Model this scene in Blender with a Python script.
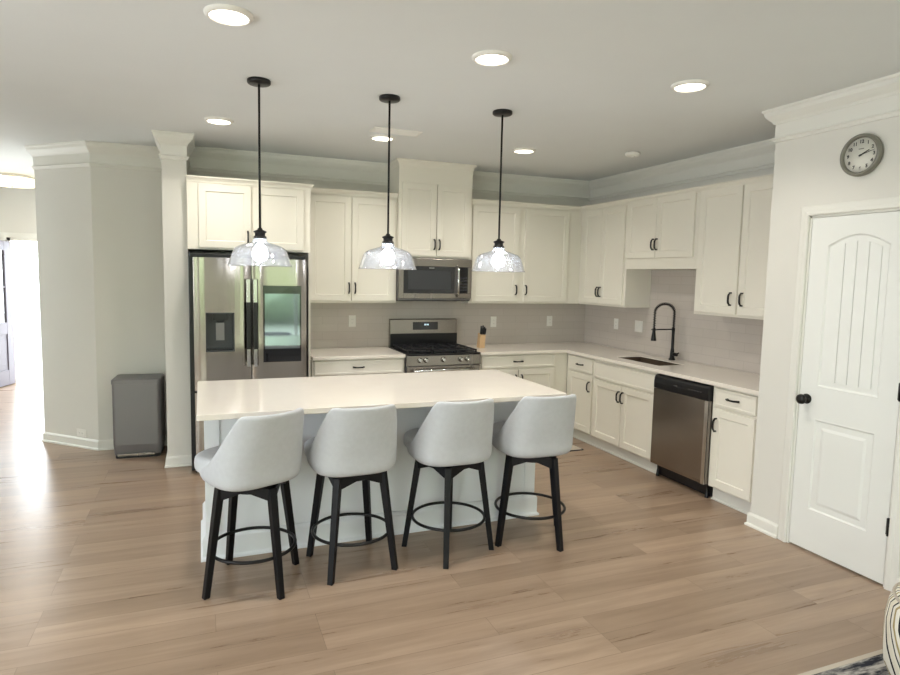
import bpy, bmesh, math, random
from mathutils import Vector, Matrix
random.seed(7)
for o in list(bpy.data.objects): bpy.data.objects.remove(o)
SC = bpy.context.scene
COL = SC.collection
PI = math.pi

# ------------------------------------------------------------ camera
cam = bpy.data.objects.new('camera', bpy.data.cameras.new('camera')); COL.objects.link(cam)
YAW, PITCH, ROLL, FPX = 0.3751, -0.0918, 0.0204, 616.13
_f = Vector((math.sin(YAW)*math.cos(PITCH), math.cos(YAW)*math.cos(PITCH), math.sin(PITCH)))
_r = Vector((math.cos(YAW), -math.sin(YAW), 0)); _u = _r.cross(_f)
r2 = _r*math.cos(ROLL)+_u*math.sin(ROLL); u2 = -_r*math.sin(ROLL)+_u*math.cos(ROLL)
cam.matrix_world = Matrix(((r2.x, u2.x, -_f.x, -4.1501), (r2.y, u2.y, -_f.y, -6.0604), (r2.z, u2.z, -_f.z, 1.6448), (0, 0, 0, 1)))
cam.data.sensor_width = 36; cam.data.lens = FPX*36/900
cam.data.shift_x = (450-443.65)/900; cam.data.shift_y = (332.47-337.5)/900
cam.data.clip_start = .05; cam.data.clip_end = 200
SC.camera = cam

# ------------------------------------------------------------ world, light, exposure
W = bpy.data.worlds.new('sky'); SC.world = W; W.use_nodes = True
WN = W.node_tree; WN.nodes['Background'].inputs[0].default_value = (.89, .95, .99, 1)
WN.nodes['Background'].inputs[1].default_value = 13
SC.view_settings.view_transform = 'Standard'; SC.view_settings.look = 'None'
SC.view_settings.gamma = 1; SC.view_settings.use_curve_mapping = False
SC.view_settings.exposure = -0.06
def area(name, loc, rot, sx, sy, watt, col, shape='RECTANGLE', spread=None):
    l = bpy.data.lights.new(name, 'AREA'); l.shape = shape; l.size = sx
    if shape in ('RECTANGLE', 'ELLIPSE'): l.size_y = sy
    l.energy = watt; l.color = col
    if spread: l.spread = spread
    o = bpy.data.objects.new(name, l); COL.objects.link(o); o.location = loc; o.rotation_euler = rot
    return o
DAY = (.93, .97, 1.0)
# daylight entering by the three living room windows behind the camera, the left windows (one added to light the entry) and the front door
def portal(loc, rot, sx, sy):
    o = area('sky_portal', loc, rot, sx, sy, 1, (1, 1, 1)); o.data.cycles.is_portal = True
portal((-5.85, -9.7, 1.35), (PI/2, 0, 0), 2.3, 1.9)
portal((-2.2, -9.7, 1.13), (PI/2, 0, 0), 2.0, 2.2)
for y in (-7.0, -4.2, 1.5): portal((-7.8, y, 1.4), (0, -PI/2, 0), 1.6, 1.6)
portal((-6.18, 4.42, 1.02), (-PI/2, 0, 0), .96, 2.05)

# ------------------------------------------------------------ materials
def lin(c):
    return tuple((v/12.92 if v <= .04045 else ((v+.055)/1.055)**2.4) for v in [x/255 for x in c])+(1,)
def mat(name, rgb, rough=.5, metal=0, spec=.5, bump=0, bscale=50, var=0, vscale=3, coat=0, emis=None, es=0, stretch=(1, 1, 1), rvar=0):
    m = bpy.data.materials.new(name); m.use_nodes = True; nt = m.node_tree; b = nt.nodes['Principled BSDF']
    c = lin(rgb) if max(rgb) > 1 else tuple(rgb)+(1,)
    b.inputs['Base Color'].default_value = c; b.inputs['Roughness'].default_value = rough
    b.inputs['Metallic'].default_value = metal; b.inputs['Specular IOR Level'].default_value = spec
    b.inputs['Coat Weight'].default_value = coat
    if emis: b.inputs['Emission Color'].default_value = lin(emis); b.inputs['Emission Strength'].default_value = es
    tc = nt.nodes.new('ShaderNodeTexCoord'); mp = nt.nodes.new('ShaderNodeMapping'); mp.inputs['Scale'].default_value = stretch
    nt.links.new(tc.outputs['Object'], mp.inputs[0])
    if bump:
        n = nt.nodes.new('ShaderNodeTexNoise'); n.inputs['Scale'].default_value = bscale; n.inputs['Detail'].default_value = 3
        bp = nt.nodes.new('ShaderNodeBump'); bp.inputs['Strength'].default_value = bump; bp.inputs['Distance'].default_value = .01
        nt.links.new(mp.outputs[0], n.inputs['Vector']); nt.links.new(n.outputs[0], bp.inputs['Height']); nt.links.new(bp.outputs[0], b.inputs['Normal'])
    n2 = nt.nodes.new('ShaderNodeTexNoise'); n2.inputs['Scale'].default_value = vscale; n2.inputs['Detail'].default_value = 4
    nt.links.new(mp.outputs[0], n2.inputs['Vector'])
    mx = nt.nodes.new('ShaderNodeMix'); mx.data_type = 'RGBA'
    v = var if var else .02
    mx.inputs[6].default_value = tuple(x*(1-v) for x in c[:3])+(1,); mx.inputs[7].default_value = tuple(min(1, x*(1+v)) for x in c[:3])+(1,)
    nt.links.new(n2.outputs[0], mx.inputs[0]); nt.links.new(mx.outputs[2], b.inputs['Base Color'])
    if rvar:
        mr = nt.nodes.new('ShaderNodeMapRange'); mr.inputs[3].default_value = rough-rvar; mr.inputs[4].default_value = rough+rvar
        nt.links.new(n2.outputs[0], mr.inputs[0]); nt.links.new(mr.outputs[0], b.inputs['Roughness'])
    return m
M = {}
M['wall'] = mat('wall_paint', (222, 220, 213), .85, spec=.3, bump=.03, bscale=300)
M['trim'] = mat('trim_paint', (230, 229, 222), .45)
M['ceiling'] = mat('ceiling_paint', (229, 232, 231), .95, spec=.1, bump=.04, bscale=200)
M['cab'] = mat('cabinet_paint', (234, 230, 218), .38)
M['door'] = mat('door_paint', (234, 235, 231), .35)
M['isl'] = mat('island_paint', (234, 237, 240), .45)
M['quartz'] = mat('quartz_top', (234, 227, 217), .10, var=.03, vscale=9)
M['black'] = mat('black_metal', (14, 13, 14), .35, metal=.3)
M['leg'] = mat('black_painted_wood', (7, 8, 13), .45, spec=.3, bump=.05, bscale=60)
M['steel'] = mat('brushed_steel', (158, 152, 146), .26, metal=1, bump=.02, bscale=2.2, stretch=(2.2, 2.2, .35), rvar=.04)
M['fridge_steel'] = mat('fridge_steel', (166, 160, 154), .17, metal=1, bump=.4, bscale=2.2, stretch=(2.6, 2.6, .22), rvar=.03)
M['steel_dark'] = mat('dark_steel', (128, 126, 128), .42, metal=.8, bump=.01, bscale=3)
M['chrome'] = mat('polished_steel', (205, 205, 203), .15, metal=1)
M['bglass'] = mat('black_glass', (14, 16, 22), .06, spec=.8)
M['screen'] = mat('mirror_dark_glass', (134, 146, 156), .05, metal=.8)
M['bplast'] = mat('black_plastic', (13, 14, 19), .34)
M['bdark'] = mat('dark_grey_plastic', (58, 60, 64), .4)
M['iron'] = mat('cast_iron', (18, 19, 24), .55, bump=.1, bscale=200)
M['sinksteel'] = mat('sink_steel', (92, 80, 70), .4, metal=1)
M['fabric'] = mat('light_grey_fabric', (202, 204, 208), .95, spec=.15, bump=.35, bscale=420, var=.07, vscale=40)
M['plate'] = mat('white_plastic', (238, 236, 230), .35)
M['slot'] = mat('socket_slot', (70, 68, 64), .6)
M['woodblk'] = mat('beech_wood', (206, 172, 132), .5, var=.12, vscale=12, stretch=(1, 1, .1))
M['clockrim'] = mat('pewter_rim', (128, 126, 116), .4, metal=.4)
M['clockface'] = mat('clock_face', (226, 224, 214), .4)
M['ink'] = mat('black_ink', (30, 30, 30), .6)
M['lampglow'] = mat('lamp_lens', (255, 250, 240), .4, emis=(255, 243, 224), es=9)
M['drumglow'] = mat('drum_shade', (255, 246, 226), .6, emis=(255, 238, 205), es=.9)
M['bulb'] = mat('bulb_glow', (255, 255, 255), .3, emis=(240, 247, 255), es=14)
M['lcd'] = mat('lcd_digits', (200, 220, 230), .4, emis=(190, 215, 230), es=1.2)
M['frontdoor'] = mat('front_door_paint', (104, 100, 112), .45)
M['concrete'] = mat('pale_concrete', (215, 212, 206), .9, var=.06)
M['toe'] = mat('toe_kick_paint', (225, 224, 218), .5)

def glassmat(name, tint, diff, gloss_rough=.03, bump=0):
    m = bpy.data.materials.new(name); m.use_nodes = True; nt = m.node_tree; nt.nodes.clear()
    out = nt.nodes.new('ShaderNodeOutputMaterial'); t = nt.nodes.new('ShaderNodeBsdfTransparent'); t.inputs[0].default_value = tint
    g = nt.nodes.new('ShaderNodeBsdfGlossy'); g.inputs['Roughness'].default_value = gloss_rough
    tr = nt.nodes.new('ShaderNodeBsdfTranslucent'); tr.inputs[0].default_value = (.92, .95, 1, 1)
    lw = nt.nodes.new('ShaderNodeLayerWeight'); lw.inputs[0].default_value = .35
    mr = nt.nodes.new('ShaderNodeMapRange'); mr.inputs[3].default_value = .06; mr.inputs[4].default_value = .75
    m1 = nt.nodes.new('ShaderNodeMixShader'); m2 = nt.nodes.new('ShaderNodeMixShader')
    tc = nt.nodes.new('ShaderNodeTexCoord'); n = nt.nodes.new('ShaderNodeTexNoise'); n.inputs['Scale'].default_value = 45
    mr2 = nt.nodes.new('ShaderNodeMapRange'); mr2.inputs[1].default_value = .3; mr2.inputs[2].default_value = .75; mr2.inputs[3].default_value = diff*.6; mr2.inputs[4].default_value = diff*1.5
    L = nt.links.new
    L(tc.outputs['Object'], n.inputs['Vector']); L(n.outputs[0], mr2.inputs[0]); L(mr2.outputs[0], m1.inputs[0])
    L(t.outputs[0], m1.inputs[1]); L(tr.outputs[0], m1.inputs[2])
    L(lw.outputs['Facing'], mr.inputs[0]); L(mr.outputs[0], m2.inputs[0]); L(m1.outputs[0], m2.inputs[1]); L(g.outputs[0], m2.inputs[2])
    if bump:
        bp = nt.nodes.new('ShaderNodeBump'); bp.inputs['Strength'].default_value = bump; L(n.outputs[0], bp.inputs['Height']); L(bp.outputs[0], g.inputs['Normal'])
    L(m2.outputs[0], out.inputs[0]); return m
M['glass'] = glassmat('seeded_clear_glass', (.97, .98, 1, 1), .13, .05, .3)
M['pane'] = glassmat('window_pane', (.97, .99, 1, 1), .01)

def floor_mat():
    m = bpy.data.materials.new('vinyl_plank_floor'); m.use_nodes = True; nt = m.node_tree; b = nt.nodes['Principled BSDF']; L = nt.links.new
    tc = nt.nodes.new('ShaderNodeTexCoord')
    br = nt.nodes.new('ShaderNodeTexBrick'); br.inputs['Scale'].default_value = 1; br.inputs['Brick Width'].default_value = 1.22; br.inputs['Row Height'].default_value = .152
    br.inputs['Mortar Size'].default_value = .0012; br.inputs['Mortar Smooth'].default_value = .3; br.offset = .37; br.offset_frequency = 3
    br.inputs['Color1'].default_value = lin((170, 147, 126)); br.inputs['Color2'].default_value = lin((151, 129, 109)); br.inputs['Mortar'].default_value = lin((128, 108, 92))
    L(tc.outputs['Object'], br.inputs['Vector'])
    mp = nt.nodes.new('ShaderNodeMapping'); mp.inputs['Scale'].default_value = (.5, 7, 1); L(tc.outputs['Object'], mp.inputs[0])
    # shift the grain per plank
    add = nt.nodes.new('ShaderNodeVectorMath'); add.operation = 'MULTIPLY_ADD'; L(br.outputs['Color'], add.inputs[0]); add.inputs[1].default_value = (37, 19, 0); L(mp.outputs[0], add.inputs[2])
    n = nt.nodes.new('ShaderNodeTexNoise'); n.inputs['Scale'].default_value = 1.5; n.inputs['Detail'].default_value = 10; n.inputs['Roughness'].default_value = .68; n.inputs['Distortion'].default_value = .35
    L(add.outputs[0], n.inputs['Vector'])
    cr = nt.nodes.new('ShaderNodeValToRGB'); e = cr.color_ramp.elements
    e[0].position = .34; e[0].color = (.70, .67, .65, 1); e[1].position = .64; e[1].color = (1.14, 1.14, 1.14, 1)
    L(n.outputs[0], cr.inputs[0])
    mx = nt.nodes.new('ShaderNodeMix'); mx.data_type = 'RGBA'; mx.blend_type = 'MULTIPLY'; mx.inputs[0].default_value = .8
    L(br.outputs['Color'], mx.inputs[6]); L(cr.outputs[0], mx.inputs[7]); L(mx.outputs[2], b.inputs['Base Color'])
    mr = nt.nodes.new('ShaderNodeMapRange'); mr.inputs[3].default_value = .22; mr.inputs[4].default_value = .36; L(n.outputs[0], mr.inputs[0]); L(mr.outputs[0], b.inputs['Roughness'])
    bp = nt.nodes.new('ShaderNodeBump'); bp.inputs['Strength'].default_value = .06; bp.inputs['Distance'].default_value = .004
    L(n.outputs[0], bp.inputs['Height']); L(bp.outputs[0], b.inputs['Normal'])
    b.inputs['Specular IOR Level'].default_value = .5
    return m
M['floor'] = floor_mat()
def tile_mat(name, ax):
    m = bpy.data.materials.new(name); m.use_nodes = True; nt = m.node_tree; b = nt.nodes['Principled BSDF']; L = nt.links.new
    tc = nt.nodes.new('ShaderNodeTexCoord'); s = nt.nodes.new('ShaderNodeSeparateXYZ'); c = nt.nodes.new('ShaderNodeCombineXYZ')
    L(tc.outputs['Object'], s.inputs[0]); L(s.outputs[ax], c.inputs[0]); L(s.outputs[2], c.inputs[1])
    br = nt.nodes.new('ShaderNodeTexBrick'); br.inputs['Scale'].default_value = 1; br.inputs['Brick Width'].default_value = .305; br.inputs['Row Height'].default_value = .0765
    br.inputs['Mortar Size'].default_value = .0018; br.inputs['Mortar Smooth'].default_value = .2; br.offset = .5
    br.inputs['Color1'].default_value = lin((198, 190, 183)); br.inputs['Color2'].default_value = lin((195, 187, 179)); br.inputs['Mortar'].default_value = lin((184, 176, 168))
    L(c.outputs[0], br.inputs['Vector']); L(br.outputs['Color'], b.inputs['Base Color']); b.inputs['Roughness'].default_value = .14
    bp = nt.nodes.new('ShaderNodeBump'); bp.invert = True; bp.inputs['Strength'].default_value = .4; bp.inputs['Distance'].default_value = .002
    L(br.outputs['Fac'], bp.inputs['Height']); L(bp.outputs[0], b.inputs['Normal']); return m
M['tile_x'] = tile_mat('taupe_tile_back', 0); M['tile_y'] = tile_mat('taupe_tile_side', 1)
def ramp_mat(name, scale, stretch, stops, rough=.9, wave=False, dist=4):
    m = bpy.data.materials.new(name); m.use_nodes = True; nt = m.node_tree; b = nt.nodes['Principled BSDF']; L = nt.links.new
    tc = nt.nodes.new('ShaderNodeTexCoord'); mp = nt.nodes.new('ShaderNodeMapping'); mp.inputs['Scale'].default_value = stretch
    L(tc.outputs['Object'], mp.inputs[0])
    if wave:
        n = nt.nodes.new('ShaderNodeTexWave'); n.inputs['Scale'].default_value = scale; n.inputs['Distortion'].default_value = dist; n.inputs['Detail'].default_value = 0; n.wave_profile = 'SAW'
    else:
        n = nt.nodes.new('ShaderNodeTexNoise'); n.inputs['Scale'].default_value = scale; n.inputs['Detail'].default_value = 8; n.inputs['Roughness'].default_value = .7
    L(mp.outputs[0], n.inputs['Vector'])
    cr = nt.nodes.new('ShaderNodeValToRGB'); cr.color_ramp.interpolation = 'CONSTANT' if wave else 'LINEAR'
    els = cr.color_ramp.elements
    while len(els) < len(stops): els.new(.5)
    for e, (p, c) in zip(els, stops): e.position = p; e.color = lin(c)
    L(n.outputs[0], cr.inputs[0]); L(cr.outputs[0], b.inputs['Base Color']); b.inputs['Roughness'].default_value = rough
    b.inputs['Specular IOR Level'].default_value = .1
    return m
M['rug'] = ramp_mat('distressed_rug', 3.2, (1.2, 5, 1), [(0, (34, 37, 45)), (.45, (52, 54, 62)), (.53, (140, 138, 135)), (.6, (190, 186, 180)), (1, (205, 200, 192))])
M['rugedge'] = mat('rug_binding', (196, 186, 172), .95)
M['pouf'] = ramp_mat('leaf_print_fabric', 2.6, (1, 1, .6), [(0, (228, 222, 205)), (.22, (40, 40, 42)), (.32, (236, 232, 220)), (.52, (168, 152, 108)), (.64, (230, 226, 214)), (.8, (60, 62, 62)), (.88, (232, 226, 210))], wave=True, dist=20)
M['leafage'] = ramp_mat('hedge_leaves', 6, (1, 1, 1), [(0, (90, 104, 80)), (.5, (160, 174, 140)), (1, (205, 214, 185))])
M['grass'] = mat('lawn_grass', (150, 152, 130), .95, var=.2, vscale=4)

# ------------------------------------------------------------ mesh builder
class MB:
    def __init__(s, T=None): s.v = []; s.f = []; s.mi = []; s.T = T or Matrix(); s.smooth = []; s.m = 0
    def add(s, vs, fs, sm=False):
        b = len(s.v); s.v += [s.T @ Vector(p) for p in vs]
        for f in fs: s.f.append([b+i for i in f]); s.mi.append(s.m); s.smooth.append(sm)
        return s
    def box(s, x0, x1, y0, y1, z0, z1):
        if x0 > x1: x0, x1 = x1, x0
        if y0 > y1: y0, y1 = y1, y0
        if z0 > z1: z0, z1 = z1, z0
        vs = [(x, y, z) for z in (z0, z1) for y in (y0, y1) for x in (x0, x1)]
        return s.add(vs, [(0, 2, 3, 1), (4, 5, 7, 6), (0, 1, 5, 4), (2, 6, 7, 3), (0, 4, 6, 2), (1, 3, 7, 5)])
    def loft(s, rings, closed=True, cap0=True, cap1=True, sm=True):
        n = len(rings[0]); vs = [p for r in rings for p in r]; fs = []
        m = n if closed else n-1
        for i in range(len(rings)-1):
            for j in range(m):
                k = (j+1) % n; fs.append((i*n+j, i*n+k, (i+1)*n+k, (i+1)*n+j))
        s.add(vs, fs, sm)
        b = len(s.v)-len(vs)
        if cap0: s.f.append([b+j for j in reversed(range(n))]); s.mi.append(s.m); s.smooth.append(False)
        if cap1: s.f.append([b+(len(rings)-1)*n+j for j in range(n)]); s.mi.append(s.m); s.smooth.append(False)
        return s
    def tube(s, pts, r, n=12, caps=True, closed=False):
        pts = [Vector(p) for p in pts]; rings = []; N = len(pts)
        rad = r if isinstance(r, (list, tuple)) else [r]*N
        up = None
        for i, p in enumerate(pts):
            if closed: t = (pts[(i+1) % N]-pts[i-1]).normalized()
            else: t = (pts[min(i+1, N-1)]-pts[max(i-1, 0)]).normalized()
            if up is None: up = Vector((0, 0, 1)) if abs(t.z) < .9 else Vector((1, 0, 0))
            a = t.cross(up).normalized(); bb = a.cross(t).normalized(); up = bb
            rings.append([tuple(p+a*math.cos(2*PI*k/n)*rad[i]+bb*math.sin(2*PI*k/n)*rad[i]) for k in range(n)])
        if closed: rings.append(rings[0]); return s.loft(rings, True, False, False)
        return s.loft(rings, True, caps, caps)
    def lathe(s, prof, c=(0, 0, 0), n=32, caps=True, axis='z'):
        rings = []
        for r, z in prof:
            ring = []
            for k in range(n):
                a = 2*PI*k/n; x, y = r*math.cos(a), r*math.sin(a)
                if axis == 'z': q = (c[0]+x, c[1]+y, c[2]+z)
                elif axis == 'y': q = (c[0]+x, c[1]-z, c[2]+y)      # z goes towards -y
                else: q = (c[0]-z, c[1]-x, c[2]+y)                  # z goes towards -x
                ring.append(q)
            rings.append(ring)
        return s.loft(rings, True, caps, caps)
    def prism(s, poly, fn, h0, h1):
        n = len(poly); vs = [fn(a, b, h0) for a, b in poly]+[fn(a, b, h1) for a, b in poly]
        return s.add(vs, [tuple(range(n)), tuple(range(2*n-1, n-1, -1))]+[(i, i+n, (i+1) % n+n, (i+1) % n) for i in range(n)])
    def sweep(s, path, prof, fn, closed=False, side=1):
        # prof: closed polygon of (offset, h); offset along the mitred left normal * side
        P = [Vector(p) for p in path]; N = len(P); rings = []
        for i in range(N):
            if closed: d0 = (P[i]-P[i-1]).normalized(); d1 = (P[(i+1) % N]-P[i]).normalized()
            else:
                d1 = (P[min(i+1, N-1)]-P[min(i, N-2)]).normalized(); d0 = (P[i]-P[i-1]).normalized() if i > 0 else d1
            n0 = Vector((-d0.y, d0.x)); n1 = Vector((-d1.y, d1.x)); mm = n0+n1; mm = mm/(mm.dot(n0)) if mm.dot(n0) > 1e-6 else n0
            rings.append([fn(P[i].x+mm.x*o*side, P[i].y+mm.y*o*side, h) for o, h in prof])
        if closed: rings.append(rings[0]); return s.loft(rings, True, False, False, sm=False)
        return s.loft(rings, True, True, True, sm=False)
    def build(s, name, mats, parent=None, bevel=0, seg=2, kind=None, sub=0):
        me = bpy.data.meshes.new(name); me.from_pydata([tuple(p) for p in s.v], [], s.f)
        if not isinstance(mats, (list, tuple)): mats = [mats]
        for m in mats: me.materials.append(m if not isinstance(m, str) else M[m])
        for p, mi, sm in zip(me.polygons, s.mi, s.smooth): p.material_index = mi; p.use_smooth = sm
        bm = bmesh.new(); bm.from_mesh(me); bmesh.ops.recalc_face_normals(bm, faces=bm.faces); bm.to_mesh(me); bm.free()
        o = bpy.data.objects.new(name, me); COL.objects.link(o)
        if parent: o.parent = parent
        if bevel:
            b = o.modifiers.new('bevel', 'BEVEL'); b.width = bevel; b.segments = seg; b.limit_method = 'ANGLE'; b.angle_limit = .7; b.harden_normals = False
        if sub:
            b = o.modifiers.new('sub', 'SUBSURF'); b.levels = sub; b.render_levels = sub
        if kind: o['kind'] = kind
        return o
def thing(name, label, cat, loc=(0, 0, 0), rz=0, group=None):
    o = bpy.data.objects.new(name, None); COL.objects.link(o); o.location = loc; o.rotation_euler = (0, 0, rz); o.empty_display_size = .1
    return tag(o, label, cat, group)
def tag(o, label, cat, group=None):
    o['label'] = label; o['category'] = cat
    if group: o['group'] = group
    return o
def copy_tree(o, parent=None):
    c = o.copy(); COL.objects.link(c)
    if parent: c.parent = parent
    for ch in list(o.children): copy_tree(ch, c)
    return c
S = 'structure'
xy = lambda a, b, h: (a, b, h)

# ------------------------------------------------------------ structure
H = 2.741
MB().box(-7.9, .3, -9.8, 4.35, -.05, 0).build('floor', 'floor', kind=S)
MB().box(-7.9, .3, -9.8, 4.5, H, H+.1).build('ceiling', 'ceiling', kind=S)
MB().box(-4.26, .12, 0, .12, 0, H).build('wall_back', 'wall', kind=S)
MB().box(0, .12, -3.17, 0, 0, H).build('wall_right', 'wall', kind=S)
PX, PY = -.705, -3.06
# pantry walls with the door opening
DL, DR, DH = -3.345, -3.955, 2.05
w = MB(); w.box(PX, 0, PY-.11, PY, 0, H); w.box(PX, PX+.11, DL, PY-.11, 0, H); w.box(PX, PX+.11, DR, DL, DH, H); w.box(PX, PX+.11, -9.6, DR, 0, H)
w.box(0, .05, -5, PY-.11, 0, H)
w.build('wall_pantry', 'wall', kind=S)
MB().prism([(-4.435, -.53), (-4.25, -.53), (-4.25, .3), (-4.435, .3)], xy, 0, H).build('wall_post', 'wall', kind=S)
MB().box(-5.04, -4.435, .19, .31, 0, H).build('wall_alcove', 'wall', kind=S)
MB().prism([(-5.04, .19), (-5.56, .67), (-5.56, 4.2), (-5.44, 4.2), (-5.44, .72), (-5.04, .31)], xy, 0, H).build('wall_angled', 'wall', kind=S)
w = MB(); w.box(-7.72, -6.66, 4.2, 4.35, 0, H); w.box(-5.70, -5.44, 4.2, 4.35, 0, H); w.box(-6.66, -5.70, 4.2, 4.35, 2.05, H); w.build('wall_front', 'wall', kind=S)
# unseen living room walls, window openings placed to suit the light and reflections
w = MB(); xs = [-7.72, -7.0, -4.7, -3.2, -1.2, -.6]; zlo = {1: .4, 3: .03}; zhi = {1: 2.3, 3: 2.22}
for i in range(5):
    if i % 2 == 0: w.box(xs[i], xs[i+1], -9.6, -9.48, 0, H)
    else: w.box(xs[i], xs[i+1], -9.6, -9.48, 0, zlo[i]); w.box(xs[i], xs[i+1], -9.6, -9.48, zhi[i], H)
w.build('wall_rear', 'wall', kind=S)
w = MB(); ys = [-9.6, -7.8, -6.2, -5.0, -3.4, 1.1, 2.1, 4.2]
for i in range(7):
    if i % 2 == 0: w.box(-7.72, -7.6, ys[i], ys[i+1], 0, H)
    else: w.box(-7.72, -7.6, ys[i], ys[i+1], 0, .6); w.box(-7.72, -7.6, ys[i], ys[i+1], 2.2, H)
w.build('wall_left', 'wall', kind=S)
k = 1
for i in (1, 3):
    w = MB(); a, b = xs[i], xs[i+1]; p, q = zlo[i], zhi[i]
    w.box(a, a+.05, -9.57, -9.5, p, q); w.box(b-.05, b, -9.57, -9.5, p, q); w.box(a+.05, b-.05, -9.57, -9.5, p, p+.06); w.box(a+.05, b-.05, -9.57, -9.5, q-.05, q)
    w.box((a+b)/2-.03, (a+b)/2+.03, -9.56, -9.51, p+.06, q-.05)
    if i == 1: w.box(a+.05, b-.05, -9.56, -9.51, 1.33, 1.38)
    w.build('window_%d' % k, 'trim', kind=S); k += 1
for i in (1, 3, 5):  # left windows are out of view; the last is added to brighten the entry
    w = MB(); a, b = ys[i], ys[i+1]
    w.box(-7.69, -7.62, a, a+.05, .6, 2.2); w.box(-7.69, -7.62, b-.05, b, .6, 2.2); w.box(-7.69, -7.62, a, b, .6, .66); w.box(-7.69, -7.62, a, b, 2.15, 2.2); w.box(-7.68, -7.63, a, b, 1.38, 1.42)
    w.build('window_%d' % k, 'trim', kind=S); k += 1
# outside ground; the unseen rear lawn is added for green reflections
MB().box(-16, 6, 4.35, 30, -.12, -.02).build('ground_front_walk', 'concrete', kind=S)
MB().box(-24, 12, -30, -9.8, -.3, -.1).build('ground_lawn', 'grass', kind=S)
hg = MB(); nx, nz = 60, 14; vs = []  # hedge out of view, added to bring green into the refrigerator reflection
for i in range(nx+1):
    for j in range(nz+1):
        vs.append((-16+20*i/nx, -17-1.4*math.sin(PI*j/nz)*-1+random.uniform(-.3, .3), -.1+3.6*j/nz+random.uniform(-.15, .15)))
hg.add(vs, [(i*(nz+1)+j, (i+1)*(nz+1)+j, (i+1)*(nz+1)+j+1, i*(nz+1)+j+1) for i in range(nx) for j in range(nz)], True)
hg.box(-16, 4, -17.8, -17.2, -.1, 3.3)
o = hg.build('reflection_hedge', 'leafage', kind='stuff'); o['label'] = 'unseen green hedge added outside to be mirrored in the refrigerator screen'; o['category'] = 'hedge'
# crown, frieze band and lower bead along the kitchen and hall walls
crown = [(0, H), (.064, H), (.064, H-.012), (.056, H-.02), (.05, H-.042), (.034, H-.062), (.018, H-.078), (.012, H-.092), (0, H-.092)]
frieze = [(0, H-.092), (.005, H-.092), (.005, 2.570), (.018, 2.566), (.021, 2.558), (.013, 2.550), (.009, 2.538), (0, 2.535)]
base = [(0, 0), (.024, 0), (.024, .012), (.014, .02), (.014, .075), (.006, .088), (0, .09)]
path_top = [(-5.56, 4.2), (-5.56, .67), (-5.04, .19), (-4.435, .19), (-4.435, -.53), (-4.25, -.53), (-4.25, 0), (0, 0), (0, PY), (PX, PY), (PX, -9.48)]
MB().sweep(path_top, crown, xy, side=-1).build('trim_1', 'trim', kind=S)
MB().sweep(path_top, frieze, xy, side=-1).build('trim_2', 'trim', kind=S)
MB().sweep([(-5.56, 4.2), (-5.56, .67), (-5.04, .19), (-4.435, .19), (-4.435, -.53), (-4.25, -.53), (-4.25, -.1)], base, xy, side=-1).build('baseboard_hall', 'trim', kind=S)
CW = .062
MB().sweep([(PX+.03, PY), (PX, PY), (PX, DL+CW)], base, xy, side=-1).build('baseboard_pantry', 'trim', kind=S)
MB().sweep([(PX, DR-CW), (PX, -9.48)], base, xy, side=-1).build('baseboard_right', 'trim', kind=S)
MB().sweep([(-7.6, -9.48), (-7.6, 4.2), (-6.72, 4.2)], base, xy, side=-1).build('baseboard_left', 'trim', kind=S)
# pantry door casing
yz = lambda a, b, h: (PX-h, a, b)
cas = [(0, 0), (0, .012), (.006, .018), (.022, .016), (.03, .012), (.054, .010), (.062, .006), (.062, 0)]
MB().sweep([(DL, 0), (DL, DH), (DR, DH), (DR, 0)], [(o, h) for o, h in cas], yz, side=-1).build('trim_3', 'trim', kind=S)
w = MB(); w.box(PX, PX+.11, DL-.012, DL, 0, DH); w.box(PX, PX+.11, DR, DR+.012, 0, DH); w.box(PX, PX+.11, DR, DL, DH-.012, DH); w.build('trim_4', 'trim', kind=S)
# ------------------------------------------------------------ pantry door (arched plank panel above, square panel below)
y0, y1 = DL-.015, DR+.015      # y0 > y1
dx = lambda a, b, h: (PX+.008-h, a, b)     # h measured out of the recessed level
d = MB(); d.box(PX+.008, PX+.035, y1, y0, .012, 2.035)
A0, A1 = y0-.105, y1+.105
zl0, zl1, zu0, zs, za = .26, .83, 1.02, 1.87, 1.935
arc = [(A0+(A1-A0)*t, zs+(za-zs)*math.sin(PI*t)) for t in [i/16 for i in range(17)]]
R = -.008+.012
h1 = .007
d.prism([(y0, .012), (A0, .012), (A0, 2.035), (y0, 2.035)], dx, 0, h1); d.prism([(A1, .012), (y1, .012), (y1, 2.035), (A1, 2.035)], dx, 0, h1)
d.prism([(A0, .012), (A1, .012), (A1, zl0), (A0, zl0)], dx, 0, h1); d.prism([(A0, zl1), (A1, zl1), (A1, zu0), (A0, zu0)], dx, 0, h1)
for i in range(16):
    d.prism([arc[i], arc[i+1], (arc[i+1][0], 2.035), (arc[i][0], 2.035)], dx, 0, h1)
stick = [(0, -.006), (0, h1), (.006, h1+.001), (.02, -.003), (.024, -.006)]
sq = [(A0, zl0), (A0, zl1), (A1, zl1), (A1, zl0)]
up = [(A0, zu0)]+arc+[(A1, zu0)]
d.sweep(sq, stick, dx, closed=True, side=1); d.sweep(up, stick, dx, closed=True, side=1)
ins = .045
fld = [(0, -.006), (0, -.001), (.02, h1-.001), (.03, h1-.001), (.03, -.006)]
sq2 = [(A0-ins, zl0+ins), (A0-ins, zl1-ins), (A1+ins, zl1-ins), (A1+ins, zl0+ins)]
d.prism([(A0-ins-.03, zl0+ins+.03), (A0-ins-.03, zl1-ins-.03), (A1+ins+.03, zl1-ins-.03), (A1+ins+.03, zl0+ins+.03)], dx, 0, h1-.001)
d.sweep(sq2, fld, dx, closed=True, side=1)
pw = (A0-A1-2*ins)/4
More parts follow.
